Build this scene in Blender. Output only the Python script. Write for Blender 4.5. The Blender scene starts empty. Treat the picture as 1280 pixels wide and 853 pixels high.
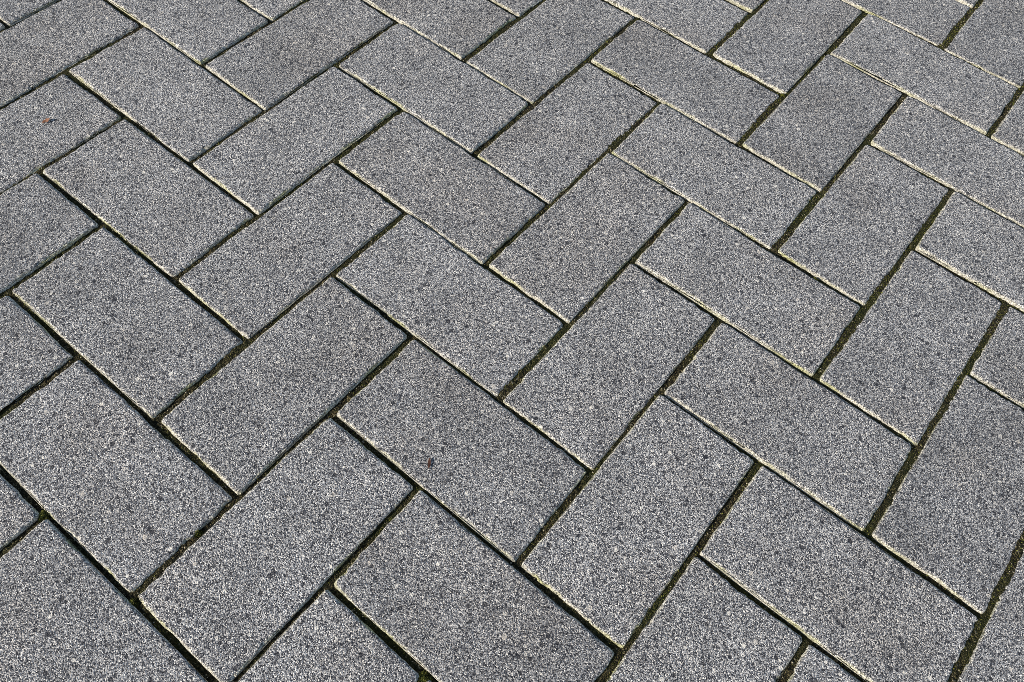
# Herringbone pavement of grey concrete pavers, seen from standing height and lit by a low sun.
import bpy, math
import numpy as np
from mathutils import Matrix, Vector

scene = bpy.context.scene
C = scene.collection
RNG = np.random.default_rng(11)

# ------------------------------------------------------------------ camera
CAM_ROT = [[0.773382, -0.56513, 0.287242], [0.6314, 0.64615, -0.428747], [0.056697, 0.51295, 0.856544]]
CAM_LOC = [0.60299, -0.47602, 0.64584]
CAM_LENS = 28.7073

cam_data = bpy.data.cameras.new("camera")
cam = bpy.data.objects.new("camera", cam_data)
C.objects.link(cam)
cam_data.sensor_fit = 'HORIZONTAL'
cam_data.sensor_width = 36.0
cam_data.lens = CAM_LENS
cam_data.clip_start = 0.01
cam_data.clip_end = 500.0
_m = Matrix(CAM_ROT).to_4x4()
_m.translation = Vector(CAM_LOC)
cam.matrix_world = _m
scene.camera = cam

# ------------------------------------------------------------------ sky and sun
SUN_DIR = Vector((-0.38, -0.92, 0.0)).normalized()      # horizontal direction towards the sun
SUN_EL = math.radians(27.0)
to_sun = Vector((SUN_DIR.x * math.cos(SUN_EL), SUN_DIR.y * math.cos(SUN_EL), math.sin(SUN_EL)))
world = bpy.data.worlds.new("World")
scene.world = world
world.use_nodes = True
wn = world.node_tree
wn.nodes.clear()
sky = wn.nodes.new("ShaderNodeTexSky")
sky.sky_type = 'NISHITA'
sky.sun_disc = False
sky.sun_elevation = SUN_EL
sky.sun_rotation = math.atan2(to_sun.x, to_sun.y)
bg = wn.nodes.new("ShaderNodeBackground")
bg.inputs["Strength"].default_value = 0.14
wout = wn.nodes.new("ShaderNodeOutputWorld")
wn.links.new(sky.outputs[0], bg.inputs["Color"])
wn.links.new(bg.outputs[0], wout.inputs["Surface"])

sun_data = bpy.data.lights.new("sun", 'SUN')
sun_data.energy = 4.6
sun_data.angle = math.radians(0.53)
sun_data.color = (1.0, 0.93, 0.82)
sun = bpy.data.objects.new("sun", sun_data)
C.objects.link(sun)
sun.location = to_sun * 5
sun.rotation_euler = to_sun.to_track_quat('Z', 'Y').to_euler()

vs = scene.view_settings
vs.view_transform = 'Standard'
vs.look = 'None'
vs.gamma = 1.0
vs.exposure = 0.32
vs.use_curve_mapping = False
scene.cycles.use_denoising = False
scene.cycles.pixel_filter_type = 'BLACKMAN_HARRIS'
scene.cycles.filter_width = 0.8
scene.cycles.max_bounces = 5


# ------------------------------------------------------------------ helpers
def tag(o, label=None, cat=None, group=None, kind=None):
    if label: o["label"] = label
    if cat: o["category"] = cat
    if group: o["group"] = group
    if kind: o["kind"] = kind
    return o


class Noise:
    """Tileable value noise in two dimensions, smooth, -1..1."""
    def __init__(self, seed, n=256):
        self.n = n
        self.t = np.random.default_rng(seed).uniform(-1, 1, (n, n))

    def __call__(self, x, y):
        xi = np.floor(x).astype(int); yi = np.floor(y).astype(int)
        fx = x - xi; fy = y - yi
        fx = fx * fx * (3 - 2 * fx); fy = fy * fy * (3 - 2 * fy)
        n, t = self.n, self.t
        a = t[xi % n, yi % n]; b = t[(xi + 1) % n, yi % n]
        c = t[xi % n, (yi + 1) % n]; d = t[(xi + 1) % n, (yi + 1) % n]
        return (a * (1 - fx) + b * fx) * (1 - fy) + (c * (1 - fx) + d * fx) * fy


def fbm(nz, x, y, octaves=3):
    s = 0.0; amp = 1.0
    for k in range(octaves):
        s = s + amp * nz(x * 2 ** k + 17.3 * k, y * 2 ** k + 5.1 * k)
        amp *= 0.5
    return s


def mesh_from(name, verts, faces, smooth=True):
    me = bpy.data.meshes.new(name)
    verts = np.asarray(verts, np.float32)
    faces = np.asarray(faces, np.int32)
    k = faces.shape[1]
    me.vertices.add(len(verts)); me.vertices.foreach_set("co", verts.ravel())
    me.loops.add(faces.size); me.loops.foreach_set("vertex_index", faces.ravel())
    me.polygons.add(len(faces))
    me.polygons.foreach_set("loop_start", np.arange(0, faces.size, k, dtype=np.int32))
    me.polygons.foreach_set("use_smooth", np.full(len(faces), smooth, dtype=bool))
    me.update(calc_edges=True)
    me.validate()
    return me


class Nodes:
    def __init__(self, name):
        self.mat = bpy.data.materials.new(name)
        self.mat.use_nodes = True
        self.t = self.mat.node_tree
        self.bsdf = self.t.nodes["Principled BSDF"]

    def new(self, kind, **kw):
        n = self.t.nodes.new("ShaderNode" + kind)
        for k, v in kw.items():
            setattr(n, k, v)
        return n

    def put(self, sock, v):
        if isinstance(v, bpy.types.NodeSocket): self.t.links.new(v, sock)
        else: sock.default_value = v

    def math(self, op, a, b=0.0, clamp=False):
        n = self.new("Math", operation=op, use_clamp=clamp)
        self.put(n.inputs[0], a); self.put(n.inputs[1], b)
        return n.outputs[0]

    def mix(self, f, a, b, blend='MIX'):
        n = self.new("Mix", data_type='RGBA', blend_type=blend)
        self.put(n.inputs[0], f); self.put(n.inputs[6], a); self.put(n.inputs[7], b)
        return n.outputs[2]

    def ramp(self, f, stops, interp='LINEAR'):
        n = self.new("ValToRGB")
        cr = n.color_ramp; cr.interpolation = interp
        while len(cr.elements) < len(stops): cr.elements.new(0.5)
        for e, (p, c) in zip(cr.elements, stops):
            e.position = p
            e.color = (c, c, c, 1) if isinstance(c, (int, float)) else (*c, 1)
        self.put(n.inputs[0], f)
        return n.outputs[0]

    def noise(self, vec, scale, detail=2.0, rough=0.5):
        n = self.new("TexNoise")
        self.put(n.inputs["Vector"], vec)
        n.inputs["Scale"].default_value = scale
        n.inputs["Detail"].default_value = detail
        n.inputs["Roughness"].default_value = rough
        return n.outputs[0]

    def cells(self, vec, scale, feature='F1'):
        n = self.new("TexVoronoi", feature=feature)
        self.put(n.inputs["Vector"], vec)
        n.inputs["Scale"].default_value = scale
        sep = self.new("SeparateColor")
        self.t.links.new(n.outputs["Color"], sep.inputs[0])
        return n.outputs["Distance"], sep.outputs[0], sep.outputs[1]

    def smooth(self, v, lo, hi):
        n = self.new("MapRange", interpolation_type='SMOOTHSTEP')
        self.put(n.inputs[0], v)
        n.inputs[1].default_value = lo; n.inputs[2].default_value = hi
        return n.outputs[0]


# ------------------------------------------------------------------ materials
def concrete():
    N = Nodes("exposed grain concrete")
    tc = N.new("TexCoord"); oi = N.new("ObjectInfo")
    comb = N.new("CombineXYZ")
    N.put(comb.inputs[0], N.math('MULTIPLY', oi.outputs["Random"], 7.3))
    N.put(comb.inputs[1], N.math('MULTIPLY', oi.outputs["Random"], 3.1))
    add = N.new("VectorMath", operation='ADD')
    N.put(add.inputs[0], tc.outputs["Object"]); N.put(add.inputs[1], comb.outputs[0])
    P = add.outputs[0]
    # grains of sand and grit, two sizes
    d1, r1, g1 = N.cells(P, 1400)
    d2, r2, g2 = N.cells(P, 880)
    grain = N.ramp(r1, [(0.0, (.016, .016, .019)), (0.32, (.042, .042, .048)), (0.50, (.175, .174, .178)),
                        (0.68, (.365, .355, .345)), (0.85, (.62, .59, .545)), (1.0, (.86, .81, .72))])
    coarse = N.ramp(r2, [(0.0, (.022, .022, .027)), (0.4, (.07, .070, .078)), (0.65, (.29, .285, .28)), (1.0, (.70, .66, .60))])
    pick = N.smooth(g2, 0.55, 0.62)
    col = N.mix(N.math('MULTIPLY', pick, 0.6), grain, coarse)
    # single pale stones and dark stones
    d3, r3, g3 = N.cells(P, 120)
    stone = N.smooth(N.math('SUBTRACT', N.math('MULTIPLY', g3, 0.30), d3), 0.0, 0.03)
    pale = N.math('MULTIPLY', stone, N.smooth(r3, 0.952, 0.958))
    dark = N.math('MULTIPLY', stone, N.smooth(N.math('SUBTRACT', 1.0, r3), 0.968, 0.973))
    col = N.mix(N.math('MULTIPLY', pale, .8), col, (.56, .51, .44, 1))
    col = N.mix(N.math('MULTIPLY', dark, .85), col, (.018, .018, .024, 1))
    # small open pits between the grains
    d4, r4, g4 = N.cells(P, 230)
    pit = N.math('MULTIPLY', N.smooth(N.math('SUBTRACT', N.math('MULTIPLY', g4, 0.50), d4), 0.0, 0.05), N.smooth(r4, 0.82, 0.83))
    col = N.mix(N.math('MULTIPLY', pit, .8), col, (.020, .020, .026, 1))
    grit = N.math('MULTIPLY', N.smooth(N.math('SUBTRACT', N.math('MULTIPLY', g4, 0.46), d4), 0.0, 0.05), N.smooth(N.math('SUBTRACT', 1.0, r4), 0.93, 0.94))
    col = N.mix(N.math('MULTIPLY', grit, .85), col, (.74, .69, .60, 1))
    # wear: broad darker patches, faint brown staining, one tone per paver
    worn = N.smooth(N.noise(P, 17, 3, .55), 0.25, 0.75)
    tone = N.math('ADD', N.math('MULTIPLY', worn, 0.26), N.math('ADD', 0.79, N.math('MULTIPLY', oi.outputs["Random"], 0.13)))
    col = N.mix(1.0, col, tone, 'MULTIPLY')
    brown = N.math('MULTIPLY', N.smooth(N.noise(P, 9, 2, .5), 0.46, 0.70), 0.18)
    col = N.mix(brown, col, (1.0, .88, .76, 1), 'MULTIPLY')
    # lichen and lime film on the rounded arris, algae and soil on the sides
    at = N.new("Attribute", attribute_name="arris")
    ar = at.outputs["Fac"]
    film_n = N.noise(P, 60, 3, .6)
    film = N.math('MULTIPLY', N.smooth(N.math('ADD', ar, N.math('MULTIPLY', N.math('SUBTRACT', film_n, .5), 1.1)), 0.42, 0.86), 0.68)
    hue = N.smooth(N.noise(P, 26, 2, .5), 0.44, 0.72)
    fcol = N.mix(hue, (.60, .56, .44, 1), (.42, .41, .16, 1))
    fcol = N.mix(0.8, fcol, N.mix(1.0, fcol, N.ramp(r1, [(0, .2), (.5, .9), (1, 1.7)]), 'MULTIPLY'))
    col = N.mix(film, col, fcol)
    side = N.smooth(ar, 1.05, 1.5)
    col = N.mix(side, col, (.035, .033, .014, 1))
    N.put(N.bsdf.inputs["Base Color"], col)
    N.bsdf.inputs["Roughness"].default_value = 0.82
    N.bsdf.inputs["Specular IOR Level"].default_value = 0.3
    # grain relief
    h = N.math('ADD', N.math('MULTIPLY', N.math('SUBTRACT', 0.6, d1), 0.7), N.math('MULTIPLY', g1, 0.6))
    h = N.math('ADD', h, N.math('MULTIPLY', N.math('SUBTRACT', 0.6, d2), 0.9))
    h = N.math('SUBTRACT', h, N.math('ADD', N.math('MULTIPLY', dark, 1.6), N.math('MULTIPLY', pit, 1.3)))
    b = N.new("Bump"); b.inputs["Strength"].default_value = 0.85; b.inputs["Distance"].default_value = 0.0008
    N.put(b.inputs["Height"], h)
    N.put(N.bsdf.inputs["Normal"], b.outputs[0])
    return N.mat


def soil_material():
    N = Nodes("joint soil")
    tc = N.new("TexCoord"); P = tc.outputs["Object"]
    d1, r1, g1 = N.cells(P, 900)
    base = N.ramp(r1, [(0, (.006, .005, .003)), (.5, (.024, .020, .009)), (.86, (.075, .062, .028)), (.97, (.16, .135, .07)), (1, (.42, .37, .26))])
    green = N.smooth(N.noise(P, 14, 3, .6), 0.40, 0.62)
    base = N.mix(N.math('MULTIPLY', green, .6), base, (.028, .034, .007, 1))
    N.put(N.bsdf.inputs["Base Color"], base)
    N.bsdf.inputs["Roughness"].default_value = 0.95
    N.bsdf.inputs["Specular IOR Level"].default_value = 0.15
    b = N.new("Bump"); b.inputs["Strength"].default_value = 1.0; b.inputs["Distance"].default_value = 0.0016
    N.put(b.inputs["Height"], N.math('SUBTRACT', g1, d1))
    N.put(N.bsdf.inputs["Normal"], b.outputs[0])
    return N.mat


def plain(name, c1, c2, scale, rough=0.9):
    N = Nodes(name)
    tc = N.new("TexCoord")
    N.put(N.bsdf.inputs["Base Color"], N.mix(N.smooth(N.noise(tc.outputs["Object"], scale, 3, .6), .3, .7), (*c1, 1), (*c2, 1)))
    N.bsdf.inputs["Roughness"].default_value = rough
    N.bsdf.inputs["Specular IOR Level"].default_value = 0.2
    return N.mat


MAT_CONCRETE = concrete()
MAT_SOIL = soil_material()
MAT_MOSS = plain("moss green", (.012, .016, .003), (.15, .155, .030), 240)
MAT_SAND = plain("pale sand", (.30, .26, .17), (.55, .50, .38), 300)
MAT_LEAF = plain("dry orange leaf", (.17, .07, .035), (.30, .15, .09), 500)
MAT_HUSK = plain("brown husk", (.045, .018, .011), (.10, .045, .028), 700)

# ------------------------------------------------------------------ the setting
UNIT = 0.104                    # one lattice step: a paver's width and its joint
THICK = 0.06
SIZE = {'A': (0.1998, 0.1011), 'B': (0.2013, 0.0999)}     # long and short side, by the way they lie
ARRIS, ROLL = 0.0029, 0.0033      # depth and width of the worn, rounded edge
PAVERS = [
    (-7, -3, 'B', -0.67602, -0.20807, -0.0023, ''),
    (-7, -1, 'A', -0.62415, -0.05202, 0.0052, ''),
    (-6, -4, 'B', -0.57202, -0.31207, -0.0023, ''),
    (-6, -2, 'A', -0.52015, -0.15602, 0.0052, ''),
    (-6, 0, 'B', -0.57202, 0.10393, -0.0023, ''),
    (-5, -5, 'B', -0.46802, -0.41607, -0.0023, ''),
    (-5, -3, 'A', -0.4169, -0.26021, 0.0026, ''),
    (-5, -1, 'B', -0.46802, -7e-05, -0.0023, ''),
    (-5, 1, 'A', -0.41615, 0.15598, 0.0052, ''),
    (-4, -6, 'B', -0.36402, -0.52007, -0.0023, ''),
    (-4, -4, 'A', -0.31215, -0.36402, 0.0052, ''),
    (-4, -2, 'B', -0.36469, -0.10451, -0.0069, 'small corner of a grey paver at the top edge, topmost in leftmost column'),
    (-4, 0, 'A', -0.31215, 0.05198, 0.0052, ''),
    (-4, 2, 'B', -0.36402, 0.31193, -0.0023, ''),
    (-3, -7, 'B', -0.26002, -0.62407, -0.0023, ''),
    (-3, -5, 'A', -0.20815, -0.46802, 0.0052, ''),
    (-3, -3, 'B', -0.26045, -0.20715, 0.002, 'rising grey paver cut by the left edge, second from top in leftmost column'),
    (-3, -1, 'A', -0.20848, -0.05178, 0.0011, 'falling grey paver cut by the top edge, topmost in second column from left'),
    (-3, 1, 'B', -0.26002, 0.20793, -0.0023, ''),
    (-3, 3, 'A', -0.20815, 0.36398, 0.0052, ''),
    (-2, -8, 'B', -0.15602, -0.72807, -0.0023, ''),
    (-2, -6, 'A', -0.10415, -0.57202, 0.0052, ''),
    (-2, -4, 'B', -0.1556, -0.31131, 0.0006, 'grey paver with an orange leaf scrap on it, cut off by the left edge'),
    (-2, -2, 'A', -0.10426, -0.15481, -0.0009, 'whole grey paver falling to the right, second from top in second column from left'),
    (-2, 0, 'B', -0.15628, 0.10335, -0.0037, 'small corner of a grey paver at the top edge, topmost in third column from left'),
    (-2, 2, 'A', -0.10415, 0.25998, 0.0052, ''),
    (-2, 4, 'B', -0.15602, 0.51993, -0.0023, ''),
    (-1, -9, 'B', -0.05202, -0.83207, -0.0023, ''),
    (-1, -7, 'A', -0.00015, -0.67602, 0.0052, ''),
    (-1, -5, 'B', -0.05224, -0.41617, 0.0019, 'rising grey paver cut by the left edge, fourth from top in leftmost column'),
    (-1, -3, 'A', -0.00078, -0.25951, 0.0079, 'whole grey paver falling to the right, third from top in second column from left'),
    (-1, -1, 'B', -0.05239, -0.00086, -0.006, 'rising grey paver cut by the top edge, second from top in third column from left'),
    (-1, 1, 'A', 2e-05, 0.15471, 0.0015, 'falling grey paver cut by the top edge, topmost in fourth column from left'),
    (-1, 3, 'B', -0.05202, 0.41593, -0.0023, ''),
    (-1, 5, 'A', -0.00015, 0.57198, 0.0052, ''),
    (0, -10, 'B', 0.05198, -0.93607, -0.0023, ''),
    (0, -8, 'A', 0.10385, -0.78002, 0.0052, ''),
    (0, -6, 'B', 0.05243, -0.52009, -0.0042, 'rising grey paver cut by the left edge, fifth from top in leftmost column'),
    (0, -4, 'A', 0.10274, -0.36374, 0.003, 'whole grey paver falling to the right, fourth from top in second column from left'),
    (0, -2, 'B', 0.05161, -0.10382, -0.0038, 'whole grey paver rising to the right, third from top in third column from left'),
    (0, 0, 'A', 0.10464, 0.05122, 0.0056, 'whole grey paver falling to the right, second from top in fourth column from left'),
    (0, 2, 'B', 0.05208, 0.3106, -0.0009, 'small corner of a grey paver at the top edge, topmost in fifth column from left'),
    (0, 4, 'A', 0.10385, 0.46798, 0.0052, ''),
    (0, 6, 'B', 0.05198, 0.72793, -0.0023, ''),
    (1, -9, 'A', 0.20785, -0.88402, 0.0052, ''),
    (1, -7, 'B', 0.15584, -0.62436, -0.0007, 'small corner of a grey paver at the left edge, bottommost in leftmost column'),
    (1, -5, 'A', 0.20874, -0.46818, 0.0095, 'whole grey paver falling to the right, fifth from top in second column from left'),
    (1, -3, 'B', 0.15523, -0.20759, -0.0061, 'whole grey paver rising to the right, fourth from top in third column from left'),
    (1, -1, 'A', 0.20816, -0.05232, -0.0006, 'whole grey paver falling to the right, third from top in fourth column from left'),
    (1, 1, 'B', 0.15603, 0.20549, 0.0011, 'rising grey paver cut by the top edge, second from top in fifth column from left'),
    (1, 3, 'A', 0.20793, 0.362, 0.0045, 'falling grey paver cut by the top edge, topmost in fourth column from right'),
    (1, 5, 'B', 0.15598, 0.62393, -0.0023, ''),
    (1, 7, 'A', 0.20785, 0.77998, 0.0052, ''),
    (2, -10, 'A', 0.31185, -0.98802, 0.0052, ''),
    (2, -8, 'B', 0.25998, -0.72807, -0.0023, ''),
    (2, -6, 'A', 0.31157, -0.57214, 0.0081, 'falling grey paver cut by the bottom edge, bottommost in second column from left'),
    (2, -4, 'B', 0.26006, -0.31125, -0.0043, 'whole grey paver rising to the right, fifth from top in third column from left'),
    (2, -2, 'A', 0.31198, -0.15559, 0.0032, 'whole grey paver falling to the right, fourth from top in fourth column from left'),
    (2, 0, 'B', 0.26092, 0.10246, -0.0007, 'whole grey paver rising to the right, third from top in fifth column from left'),
    (2, 2, 'A', 0.31153, 0.25861, 0.0126, 'whole grey paver falling to the right, second from top in fourth column from right'),
    (2, 4, 'B', 0.25965, 0.51872, -0.0042, 'small corner of a grey paver at the top edge, topmost in third column from right'),
    (2, 6, 'A', 0.31185, 0.67598, 0.0052, ''),
    (2, 8, 'B', 0.25998, 0.93593, -0.0023, ''),
    (3, -9, 'B', 0.36398, -0.83207, -0.0023, ''),
    (3, -7, 'A', 0.41585, -0.67602, 0.0052, ''),
    (3, -5, 'B', 0.36442, -0.41559, 0.0001, 'whole grey paver rising to the right, sixth from top in third column from left'),
    (3, -3, 'A', 0.41673, -0.25954, 0.0042, 'grey paver falling to the right with a small brown seed husk on it'),
    (3, -1, 'B', 0.36417, -0.00027, -0.0014, 'whole grey paver rising to the right, fourth from top in fifth column from left'),
    (3, 1, 'A', 0.41538, 0.15505, 0.0142, 'whole grey paver falling to the right, third from top in fourth column from right'),
    (3, 3, 'B', 0.36361, 0.41636, 0.0017, 'rising grey paver cut by the top edge, second from top in third column from right'),
    (3, 5, 'A', 0.41556, 0.57424, 0.0196, 'falling grey paver cut by the top edge, topmost in second column from right'),
    (3, 7, 'B', 0.36398, 0.83193, -0.0023, ''),
    (3, 9, 'A', 0.41585, 0.98798, 0.0052, ''),
    (4, -8, 'A', 0.51985, -0.78002, 0.0052, ''),
    (4, -6, 'B', 0.46782, -0.51999, -0.0004, 'rising grey paver cut by the bottom edge, bottommost in third column from left'),
    (4, -4, 'A', 0.51982, -0.36388, 0.0018, 'falling grey paver cut by the bottom edge, bottommost in fourth column from left'),
    (4, -2, 'B', 0.46796, -0.1049, 0.0017, 'whole grey paver rising to the right, fifth from top in fifth column from left'),
    (4, 0, 'A', 0.51947, 0.05111, 0.0065, 'whole grey paver falling to the right, fourth from top in fourth column from right'),
    (4, 2, 'B', 0.46771, 0.31222, -0.0063, 'whole grey paver rising to the right, third from top in third column from right'),
    (4, 4, 'A', 0.52047, 0.46918, 0.004, 'whole grey paver falling to the right, second from top in second column from right'),
    (4, 6, 'B', 0.46748, 0.72931, -0.0056, 'small corner of a grey paver at the top edge, topmost in rightmost column'),
    (4, 8, 'A', 0.51985, 0.88398, 0.0052, ''),
    (5, -9, 'A', 0.62385, -0.88402, 0.0052, ''),
    (5, -7, 'B', 0.57198, -0.62407, -0.0023, ''),
    (5, -5, 'A', 0.62319, -0.46826, 0.0057, ''),
    (5, -3, 'B', 0.57178, -0.20767, 0.003, 'whole grey paver rising to the right, sixth from top in fifth column from left'),
    (5, -1, 'A', 0.62369, -0.05226, 0.0067, 'whole grey paver falling to the right, fifth from top in fourth column from right'),
    (5, 1, 'B', 0.57191, 0.20838, -0.0068, 'whole grey paver rising to the right, fourth from top in third column from right'),
    (5, 3, 'A', 0.62413, 0.36444, 0.0009, 'falling grey paver cut by the right edge, third from top in second column from right'),
    (5, 5, 'B', 0.57199, 0.62487, 0.003, 'rising grey paver cut by the right edge, second from top in rightmost column'),
    (5, 7, 'A', 0.62385, 0.77998, 0.0052, ''),
    (6, -8, 'B', 0.67598, -0.72807, -0.0023, ''),
    (6, -6, 'A', 0.72785, -0.57202, 0.0052, ''),
    (6, -4, 'B', 0.67589, -0.31231, -0.0024, 'rising grey paver cut by the bottom edge, bottommost in fifth column from left'),
    (6, -2, 'A', 0.72773, -0.15633, 0.0024, 'falling grey paver cut by the bottom edge, sixth from top in fourth column from right'),
    (6, 0, 'B', 0.676, 0.10308, -0.0053, 'whole grey paver rising to the right, fifth from top in third column from right'),
    (6, 2, 'A', 0.72815, 0.25941, 0.0066, 'falling grey paver cut by the right edge, fourth from top in second column from right'),
    (6, 4, 'B', 0.67645, 0.52021, -0.0004, 'small corner of a grey paver at the right edge, bottommost in rightmost column'),
    (6, 6, 'A', 0.72785, 0.67598, 0.0052, ''),
    (6, 8, 'B', 0.67598, 0.93593, -0.0023, ''),
    (7, -7, 'A', 0.83185, -0.67602, 0.0052, ''),
    (7, -5, 'B', 0.77998, -0.41607, -0.0023, ''),
    (7, -3, 'A', 0.83179, -0.26071, 0.0092, 'small corner of a grey paver at the bottom edge, bottommost in fourth column from right'),
    (7, -1, 'B', 0.78011, 0.00031, 0.0005, 'rising grey paver cut by the right edge, sixth from top in third column from right'),
    (7, 1, 'A', 0.83161, 0.15572, 0.0047, 'falling grey paver cut by the right edge, bottommost in second column from right'),
    (7, 3, 'B', 0.77998, 0.41593, -0.0023, ''),
    (7, 5, 'A', 0.83185, 0.57198, 0.0052, ''),
    (7, 7, 'B', 0.77998, 0.83193, -0.0023, ''),
    (8, -6, 'B', 0.88398, -0.52007, -0.0023, ''),
    (8, -4, 'A', 0.93585, -0.36402, 0.0052, ''),
    (8, -2, 'B', 0.88416, -0.10407, -0.0023, 'rising grey paver cut by the right edge, bottommost in third column from right'),
    (8, 0, 'A', 0.93585, 0.05198, 0.0052, ''),
    (8, 2, 'B', 0.88398, 0.31193, -0.0023, ''),
    (8, 4, 'A', 0.93585, 0.46798, 0.0052, ''),
    (8, 6, 'B', 0.88398, 0.72793, -0.0023, ''),
    (9, -5, 'A', 1.03985, -0.46802, 0.0052, ''),
    (9, -3, 'B', 0.98798, -0.20807, -0.0023, ''),
    (9, -1, 'A', 1.03985, -0.05202, 0.0052, ''),
    (9, 1, 'B', 0.98798, 0.20793, -0.0023, ''),
    (9, 3, 'A', 1.03985, 0.36398, 0.0052, ''),
    (9, 5, 'B', 0.98798, 0.62393, -0.0023, ''),
    (10, -4, 'B', 1.09198, -0.31207, -0.0023, ''),
    (10, -2, 'A', 1.14385, -0.15602, 0.0052, ''),
    (10, 0, 'B', 1.09198, 0.10393, -0.0023, ''),
    (11, -1, 'B', 1.19598, -7e-05, -0.0023, ''),
]
LEAF_AT = (-0.154, -0.2675)
HUSK_AT = (0.41, -0.2921)
MOSS_AT = [((0.521, -0.4192), 0.0055), ((0.2074, -0.5226), 0.005), ((0.3158, -0.5214), 0.004), ((0.3104, -0.454), 0.003), ((0.5687, 0.102), 0.003), ((0.4127, 0.3127), 0.003)]

# bed under the pavers, one sheet to the horizon
g = np.array([(-60, -60, -0.012), (60, -60, -0.012), (60, 60, -0.012), (-60, 60, -0.012)])
ground = bpy.data.objects.new("ground", mesh_from("ground", g, [(0, 1, 2, 3)], False))
ground.data.materials.append(MAT_SOIL)
C.objects.link(ground)
tag(ground, "dark soil bed under the pavers", "ground", kind='structure')

# ------------------------------------------------------------------ pavers
NZ = Noise(3); NZ2 = Noise(4)


def axis_samples(length):
    h = length / 2
    edge = np.array([0, .00025, .0005, .0008, .0011, .0015, .0019, .0024, .003, .0038, .005])
    n = int(round((length - 2 * edge[-1]) / 0.0017))
    mid = np.linspace(-h + edge[-1], h - edge[-1], n + 1)
    return np.concatenate([-h + edge[:-1], mid, (h - edge[:-1])[::-1]])




def paver_mesh(seed, lie):
    LEN, WID = SIZE[lie]
    XS, YS = axis_samples(LEN), axis_samples(WID)
    rng = np.random.default_rng(seed)
    ox, oy = rng.uniform(0, 200, 2)
    X, Y = np.meshgrid(XS, YS, indexing='ij')
    hx, hy, rc = LEN / 2, WID / 2, 0.0022
    # signed distance inside a rectangle with rounded corners
    qx = np.abs(X) - (hx - rc); qy = np.abs(Y) - (hy - rc)
    out = np.hypot(np.maximum(qx, 0), np.maximum(qy, 0))
    sd = out + np.minimum(np.maximum(qx, qy), 0) - rc
    over = sd > 0
    s = np.where(over, rc / np.maximum(out, 1e-9), 1.0)
    X = np.where(over, np.sign(X) * (hx - rc + np.maximum(qx, 0) * s), X)
    Y = np.where(over, np.sign(Y) * (hy - rc + np.maximum(qy, 0) * s), Y)
    d = np.maximum(-sd, 0)
    d = np.maximum(d + 0.00055 * fbm(NZ, X * 330 + ox, Y * 330 + oy, 3) * (d < .01), 0)
    # the arris is worn: its radius changes along the edge and small pieces have broken out
    r = ROLL * (1 + 0.30 * fbm(NZ2, X * 45 + ox, Y * 45 + oy, 2))
    chip = np.zeros_like(X)
    for _ in range(rng.integers(9, 18)):
        side = rng.integers(0, 4); tpos = rng.uniform(-1, 1)
        cx, cy = (tpos * hx, hy * (1 if side else -1)) if side < 2 else (hx * (1 if side == 2 else -1), tpos * hy)
        rr = rng.uniform(.0012, .0034)
        dd = np.hypot(X - cx, (Y - cy)) / rr + 0.35 * fbm(NZ, X * 900 + ox, Y * 900 + oy, 2)
        chip = np.maximum(chip, np.clip(1 - dd, 0, 1) * rr * 0.7)
    for sx in (-1, 1):
        for sy in (-1, 1):
            rr = rng.uniform(.001, .0055) if rng.random() < .7 else .0001
            dd = np.hypot(X - sx * hx, Y - sy * hy) / rr + 0.3 * fbm(NZ, X * 700 + ox, Y * 700 + oy, 2)
            chip = np.maximum(chip, np.clip(1 - dd, 0, 1) * rr * 0.45)
    k = np.clip(1 - d / r, 0, 1)
    Z = -ARRIS * r / ROLL * (1 - np.sqrt(np.clip(1 - k * k, 0, 1)))
    Z = Z - chip + 0.00012 * fbm(NZ2, X * 60 + ox, Y * 60 + oy, 2) + 0.00010 * NZ(X * 500 + oy, Y * 500 + ox) * np.clip(d / .002, 0, 1)
    # edges wander a little in plan
    wob = 0.00070 * fbm(NZ, X * 70 + oy, Y * 70 + ox, 3) * np.clip(1 - d / .008, 0, 1)
    X = X + wob * np.clip(np.abs(X) - (hx - .01), 0, 1) / .01 * np.sign(X)
    Y = Y + wob * np.clip(np.abs(Y) - (hy - .01), 0, 1) / .01 * np.sign(Y)
    arris = np.clip(k * 0.9 + chip / .003, 0, 1)
    nx, ny = X.shape
    idx = np.arange(nx * ny).reshape(nx, ny)
    faces = np.stack([idx[:-1, :-1], idx[1:, :-1], idx[1:, 1:], idx[:-1, 1:]], -1).reshape(-1, 4)
    verts = np.stack([X, Y, Z], -1).reshape(-1, 3)
    ring = np.concatenate([idx[:-1, 0], idx[-1, :-1], idx[:0:-1, -1], idx[0, :0:-1]])
    levels = [(-.0042, 1.05), (-.0062, 1.6), (-.008, 1.7), (-THICK, 1.7)]
    allv, allf, attr = [verts], [faces], [arris.reshape(-1)]
    prev = ring; base = len(verts)
    m = len(ring)
    for z, a in levels:
        v = verts[ring].copy()
        v[:, 2] = z + (np.minimum(v[:, 2] + ARRIS, 0) if z > -.005 else 0)
        cur = np.arange(base, base + m)
        allv.append(v); attr.append(np.full(m, a))
        allf.append(np.stack([prev, np.roll(prev, -1), np.roll(cur, -1), cur], -1)[:, ::-1])
        prev = cur; base += m
    verts = np.concatenate(allv); faces = np.concatenate(allf)
    me = mesh_from("paver", verts, faces)
    # the underside closes the block
    at = me.attributes.new("arris", 'FLOAT', 'POINT')
    at.data.foreach_set("value", np.concatenate(attr).astype(np.float32))
    me.materials.append(MAT_CONCRETE)
    return me


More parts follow.
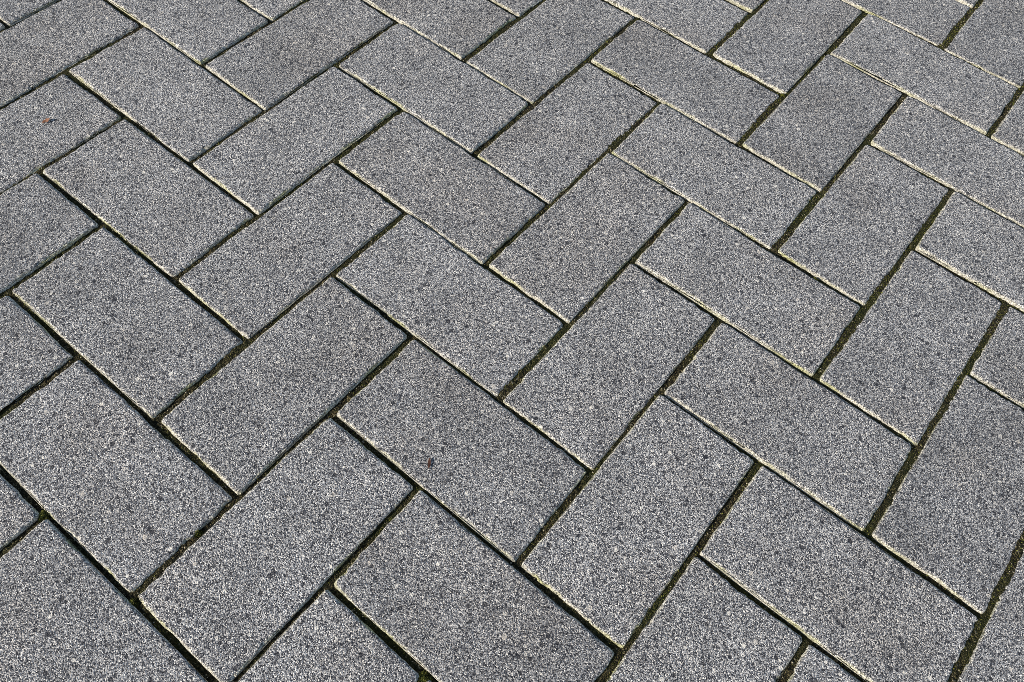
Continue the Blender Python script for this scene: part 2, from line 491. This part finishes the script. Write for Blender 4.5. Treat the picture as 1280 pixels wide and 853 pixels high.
spare = {'A': [], 'B': []}          # blocks past the edges of the photograph share a few meshes
for i, (u, v, lie, x, y, turn, label) in enumerate(PAVERS):
    rng = np.random.default_rng(1000 + i)
    if label:
        me = paver_mesh(100 + i, lie)
        if len(spare[lie]) < 3: spare[lie].append(me)
    else:
        if not spare[lie]: spare[lie].append(paver_mesh(77, lie))
        me = spare[lie][i % len(spare[lie])]
    o = bpy.data.objects.new("paver", me)
    C.objects.link(o)
    o.location = (x, y, rng.uniform(-.0008, .0008))
    o.rotation_euler = (rng.normal(0, .0028), rng.normal(0, .0028),
                        turn + (0 if lie == 'A' else math.pi / 2) + (math.pi if rng.random() < .5 else 0))
    if label:
        tag(o, label, "paver", "grey pavers laid in herringbone")
    else:
        tag(o, "grey concrete paver continuing the herringbone past the edge of the photo", "paver",
            "pavers past the edge of the photo")

# ------------------------------------------------------------------ joint soil, moss, sand
CX = np.array([p[3] for p in PAVERS]); CY = np.array([p[4] for p in PAVERS])
HX = np.array([SIZE['A'][0] / 2 if p[2] == 'A' else SIZE['B'][1] / 2 for p in PAVERS])
HY = np.array([SIZE['A'][1] / 2 if p[2] == 'A' else SIZE['B'][0] / 2 for p in PAVERS])


STEP = 0.0012
x0, x1, y0, y1 = CX.min() - .05, CX.max() + .05, CY.min() - .05, CY.max() + .05
gx = np.arange(x0, x1, STEP); gy = np.arange(y0, y1, STEP)
GX, GY = np.meshgrid(gx, gy, indexing='ij')


def inside_depth(x, y, axis=False):
    """Distance inside the nearest paver's rectangle (negative in a joint); also whether its nearest side faces along x."""
    best = np.full(x.shape, -1.0); along = np.zeros(x.shape)
    for cx, cy, hx, hy in zip(CX, CY, HX, HY):
        mx, my = hx - np.abs(x - cx), hy - np.abs(y - cy)
        m = np.minimum(mx, my)
        new = m > best
        best = np.where(new, m, best)
        if axis: along = np.where(new, mx < my, along)
    return (best, along) if axis else best


D, LONG = inside_depth(GX, GY, True)
for _ in range(6):                # soften the change of level where joints meet
    LONG[1:-1, 1:-1] = (LONG[:-2, 1:-1] + LONG[2:, 1:-1] + LONG[1:-1, :-2] + LONG[1:-1, 2:]) / 4


def soil_height(x, y):
    """Joints that run with the wind-blown dirt are filled higher than the ones across."""
    i = np.clip(((x - x0) / STEP).round().astype(int), 0, GX.shape[0] - 1)
    j = np.clip(((y - y0) / STEP).round().astype(int), 0, GX.shape[1] - 1)
    rich = np.clip((x + y + .25) / 1.0, 0, 1)          # more fill and moss towards the damp side
    lvl = -0.0040 + (0.0004 + 0.0016 * rich) * LONG[i, j] + 0.0010 * fbm(NZ, x * 16 + 3, y * 16 + 9, 2)
    return np.minimum(lvl + 0.0009 * fbm(NZ2, x * 280, y * 280, 3), -0.0007)


keep = (D > -.02) & (D < .0030)
q = keep[:-1, :-1] & keep[1:, :-1] & keep[1:, 1:] & keep[:-1, 1:]
ids = np.arange(GX.size).reshape(GX.shape)
F = np.stack([ids[:-1, :-1][q], ids[1:, :-1][q], ids[1:, 1:][q], ids[:-1, 1:][q]], -1)
used, inv = np.unique(F, return_inverse=True)
V = np.stack([GX.ravel()[used], GY.ravel()[used]], -1)
V = np.concatenate([V, soil_height(V[:, 0], V[:, 1])[:, None]], 1)
soil = bpy.data.objects.new("joint_soil", mesh_from("joint_soil", V, inv.reshape(F.shape)))
soil.data.materials.append(MAT_SOIL)
C.objects.link(soil)
tag(soil, "dark mossy soil filling the narrow joints between the pavers", "soil", kind='stuff')

# joint points where moss and sand can sit
gap = (D < .0004) & (D > -.02)
JX, JY = GX[gap], GY[gap]


def blades(cx, cy, cz, n, h, spread, rng):
    """Tiny pointed moss leaves standing around a centre: triangles in space."""
    a = rng.uniform(0, 2 * math.pi, n); rad = spread * np.sqrt(rng.uniform(0, 1, n))
    bx, by = cx + rad * np.cos(a), cy + rad * np.sin(a)
    t = rng.uniform(0, 2 * math.pi, n); lean = rng.uniform(.1, 1.1, n); L = h * rng.uniform(.5, 1.2, n)
    wd = L * rng.uniform(.18, .34, n)
    p0 = np.stack([bx - wd * np.sin(t), by + wd * np.cos(t), np.full(n, 0.) + cz], -1)
    p1 = np.stack([bx + wd * np.sin(t), by - wd * np.cos(t), np.full(n, 0.) + cz], -1)
    p2 = np.stack([bx + L * np.sin(lean) * np.cos(t), by + L * np.sin(lean) * np.sin(t), cz + L * np.cos(lean)], -1)
    return np.stack([p0, p1, p2], 1).reshape(-1, 3)


rng = np.random.default_rng(5)
dens = np.clip(0.20 + 0.95 * fbm(NZ2, JX * 22 + 40, JY * 22 + 7, 3) + np.clip((JX + JY - .45) * .9, -.2, .55), 0.02, 1)
N_MOSS = 60000
pick = rng.choice(len(JX), N_MOSS, p=dens / dens.sum())
mx = JX[pick] + rng.uniform(-.5, .5, N_MOSS) * STEP; my = JY[pick] + rng.uniform(-.5, .5, N_MOSS) * STEP
mz = soil_height(mx, my) - .0002
MV = blades(mx, my, mz, N_MOSS, 0.0017, 0.0003, rng)
moss = bpy.data.objects.new("moss", mesh_from("moss", MV, np.arange(len(MV)).reshape(-1, 3), False))
moss.data.materials.append(MAT_MOSS)
C.objects.link(moss)
tag(moss, "short dark green moss growing along the joints", "moss", kind='stuff')

N_SAND = 3200
pick = rng.choice(len(JX), N_SAND)
sx, sy = JX[pick], JY[pick]
sz = soil_height(sx, sy) + .0002
oct_v = np.array([(1, 0, 0), (-1, 0, 0), (0, 1, 0), (0, -1, 0), (0, 0, 1), (0, 0, -1)], float)
oct_f = np.array([(0, 2, 4), (2, 1, 4), (1, 3, 4), (3, 0, 4), (2, 0, 5), (1, 2, 5), (3, 1, 5), (0, 3, 5)])
rad = rng.uniform(.0002, .00055, N_SAND) * (1 + (rng.random(N_SAND) < .04) * .8)
SV = (np.stack([sx, sy, sz], -1)[:, None, :] + oct_v[None] * rad[:, None, None] * rng.uniform(.6, 1.2, (N_SAND, 6, 1))).reshape(-1, 3)
SF = (oct_f[None] + 6 * np.arange(N_SAND)[:, None, None]).reshape(-1, 3)
sand = bpy.data.objects.new("sand", mesh_from("sand", SV, SF, False))
sand.data.materials.append(MAT_SAND)
C.objects.link(sand)
tag(sand, "pale sand grains scattered in the joints", "sand", kind='stuff')

MOSS_LABELS = [
    "green moss clump in the joint at the middle of the bottom edge",
    "moss clump where three pavers meet near the lower left edge",
    "moss clump at the tip between three pavers near the bottom left corner",
    "small moss tuft in a rising joint above the lower left corner",
    "tiny moss tuft on a pale paver edge toward the right side",
    "moss tuft in the broad rising joint near the top right",
]
for ((x, y), r), lab in zip(MOSS_AT, MOSS_LABELS):
    r_ = np.random.default_rng(int(abs(x) * 1e5))
    n = 420
    a = r_.uniform(0, 2 * math.pi, n); rr = r * np.sqrt(r_.uniform(0, 1, n))
    px, py = rr * np.cos(a), rr * np.sin(a)
    dd = inside_depth(px + x, py + y)
    ok = dd < .0012
    px, py = px[ok], py[ok]
    pz = -.0042 + .0026 * (1 - (np.hypot(px, py) / r) ** 2)
    bl = blades(px, py, pz, len(px), .0024, .0003, r_)
    o = bpy.data.objects.new("moss_clump", mesh_from("moss_clump", bl, np.arange(len(bl)).reshape(-1, 3), False))
    o.location = (x, y, 0)
    o.data.materials.append(MAT_MOSS)
    C.objects.link(o)
    tag(o, lab, "moss", "moss clumps in the joints")


# ------------------------------------------------------------------ small litter lying on the pavers
def scrap(name, at, outline, thick, curl, rz, mat, lift=.0008):
    n = len(outline)
    P = np.array(outline, float)
    z = curl * (P[:, 0] ** 2 + .5 * P[:, 1] ** 2) * 1000 / 8
    top = np.column_stack([P, z + thick]); bot = np.column_stack([P, z])
    ctop = np.array([[0, 0, thick]]); cbot = np.array([[0, 0, 0.]])
    v = np.concatenate([top, bot, ctop, cbot])
    f = []
    for i in range(n):
        j = (i + 1) % n
        f += [(i, j, 2 * n), (n + j, n + i, 2 * n + 1), (i, n + i, n + j), (i, n + j, j)]
    o = bpy.data.objects.new(name, mesh_from(name, v, f, False))
    o.location = (*at, lift); o.rotation_euler = (.08, -.06, rz)
    o.data.materials.append(mat)
    C.objects.link(o)
    return o


leaf = scrap("leaf_scrap", LEAF_AT, [(-.0045, -.0006), (-.003, -.0022), (-.0012, -.0014), (.0008, -.0026), (.0032, -.0012), (.0048, .0007),
             (.0028, .0010), (.0018, .0026), (-.0002, .0016), (-.0018, .0023), (-.0026, .0009)], .0004, .35, 1.3, MAT_LEAF)
tag(leaf, "crumpled orange leaf scrap on a paver near the upper left", "leaf scrap")
husk = scrap("seed_husk", HUSK_AT, [(-.0048, -.0001), (-.003, -.0010), (0, -.0013), (.003, -.0009), (.0048, .0002), (.003, .0010), (0, .0012), (-.003, .0008)],
             .0005, .2, 2.2, MAT_HUSK)
tag(husk, "thin dark brown seed husk lying on a paver in the middle", "seed husk")
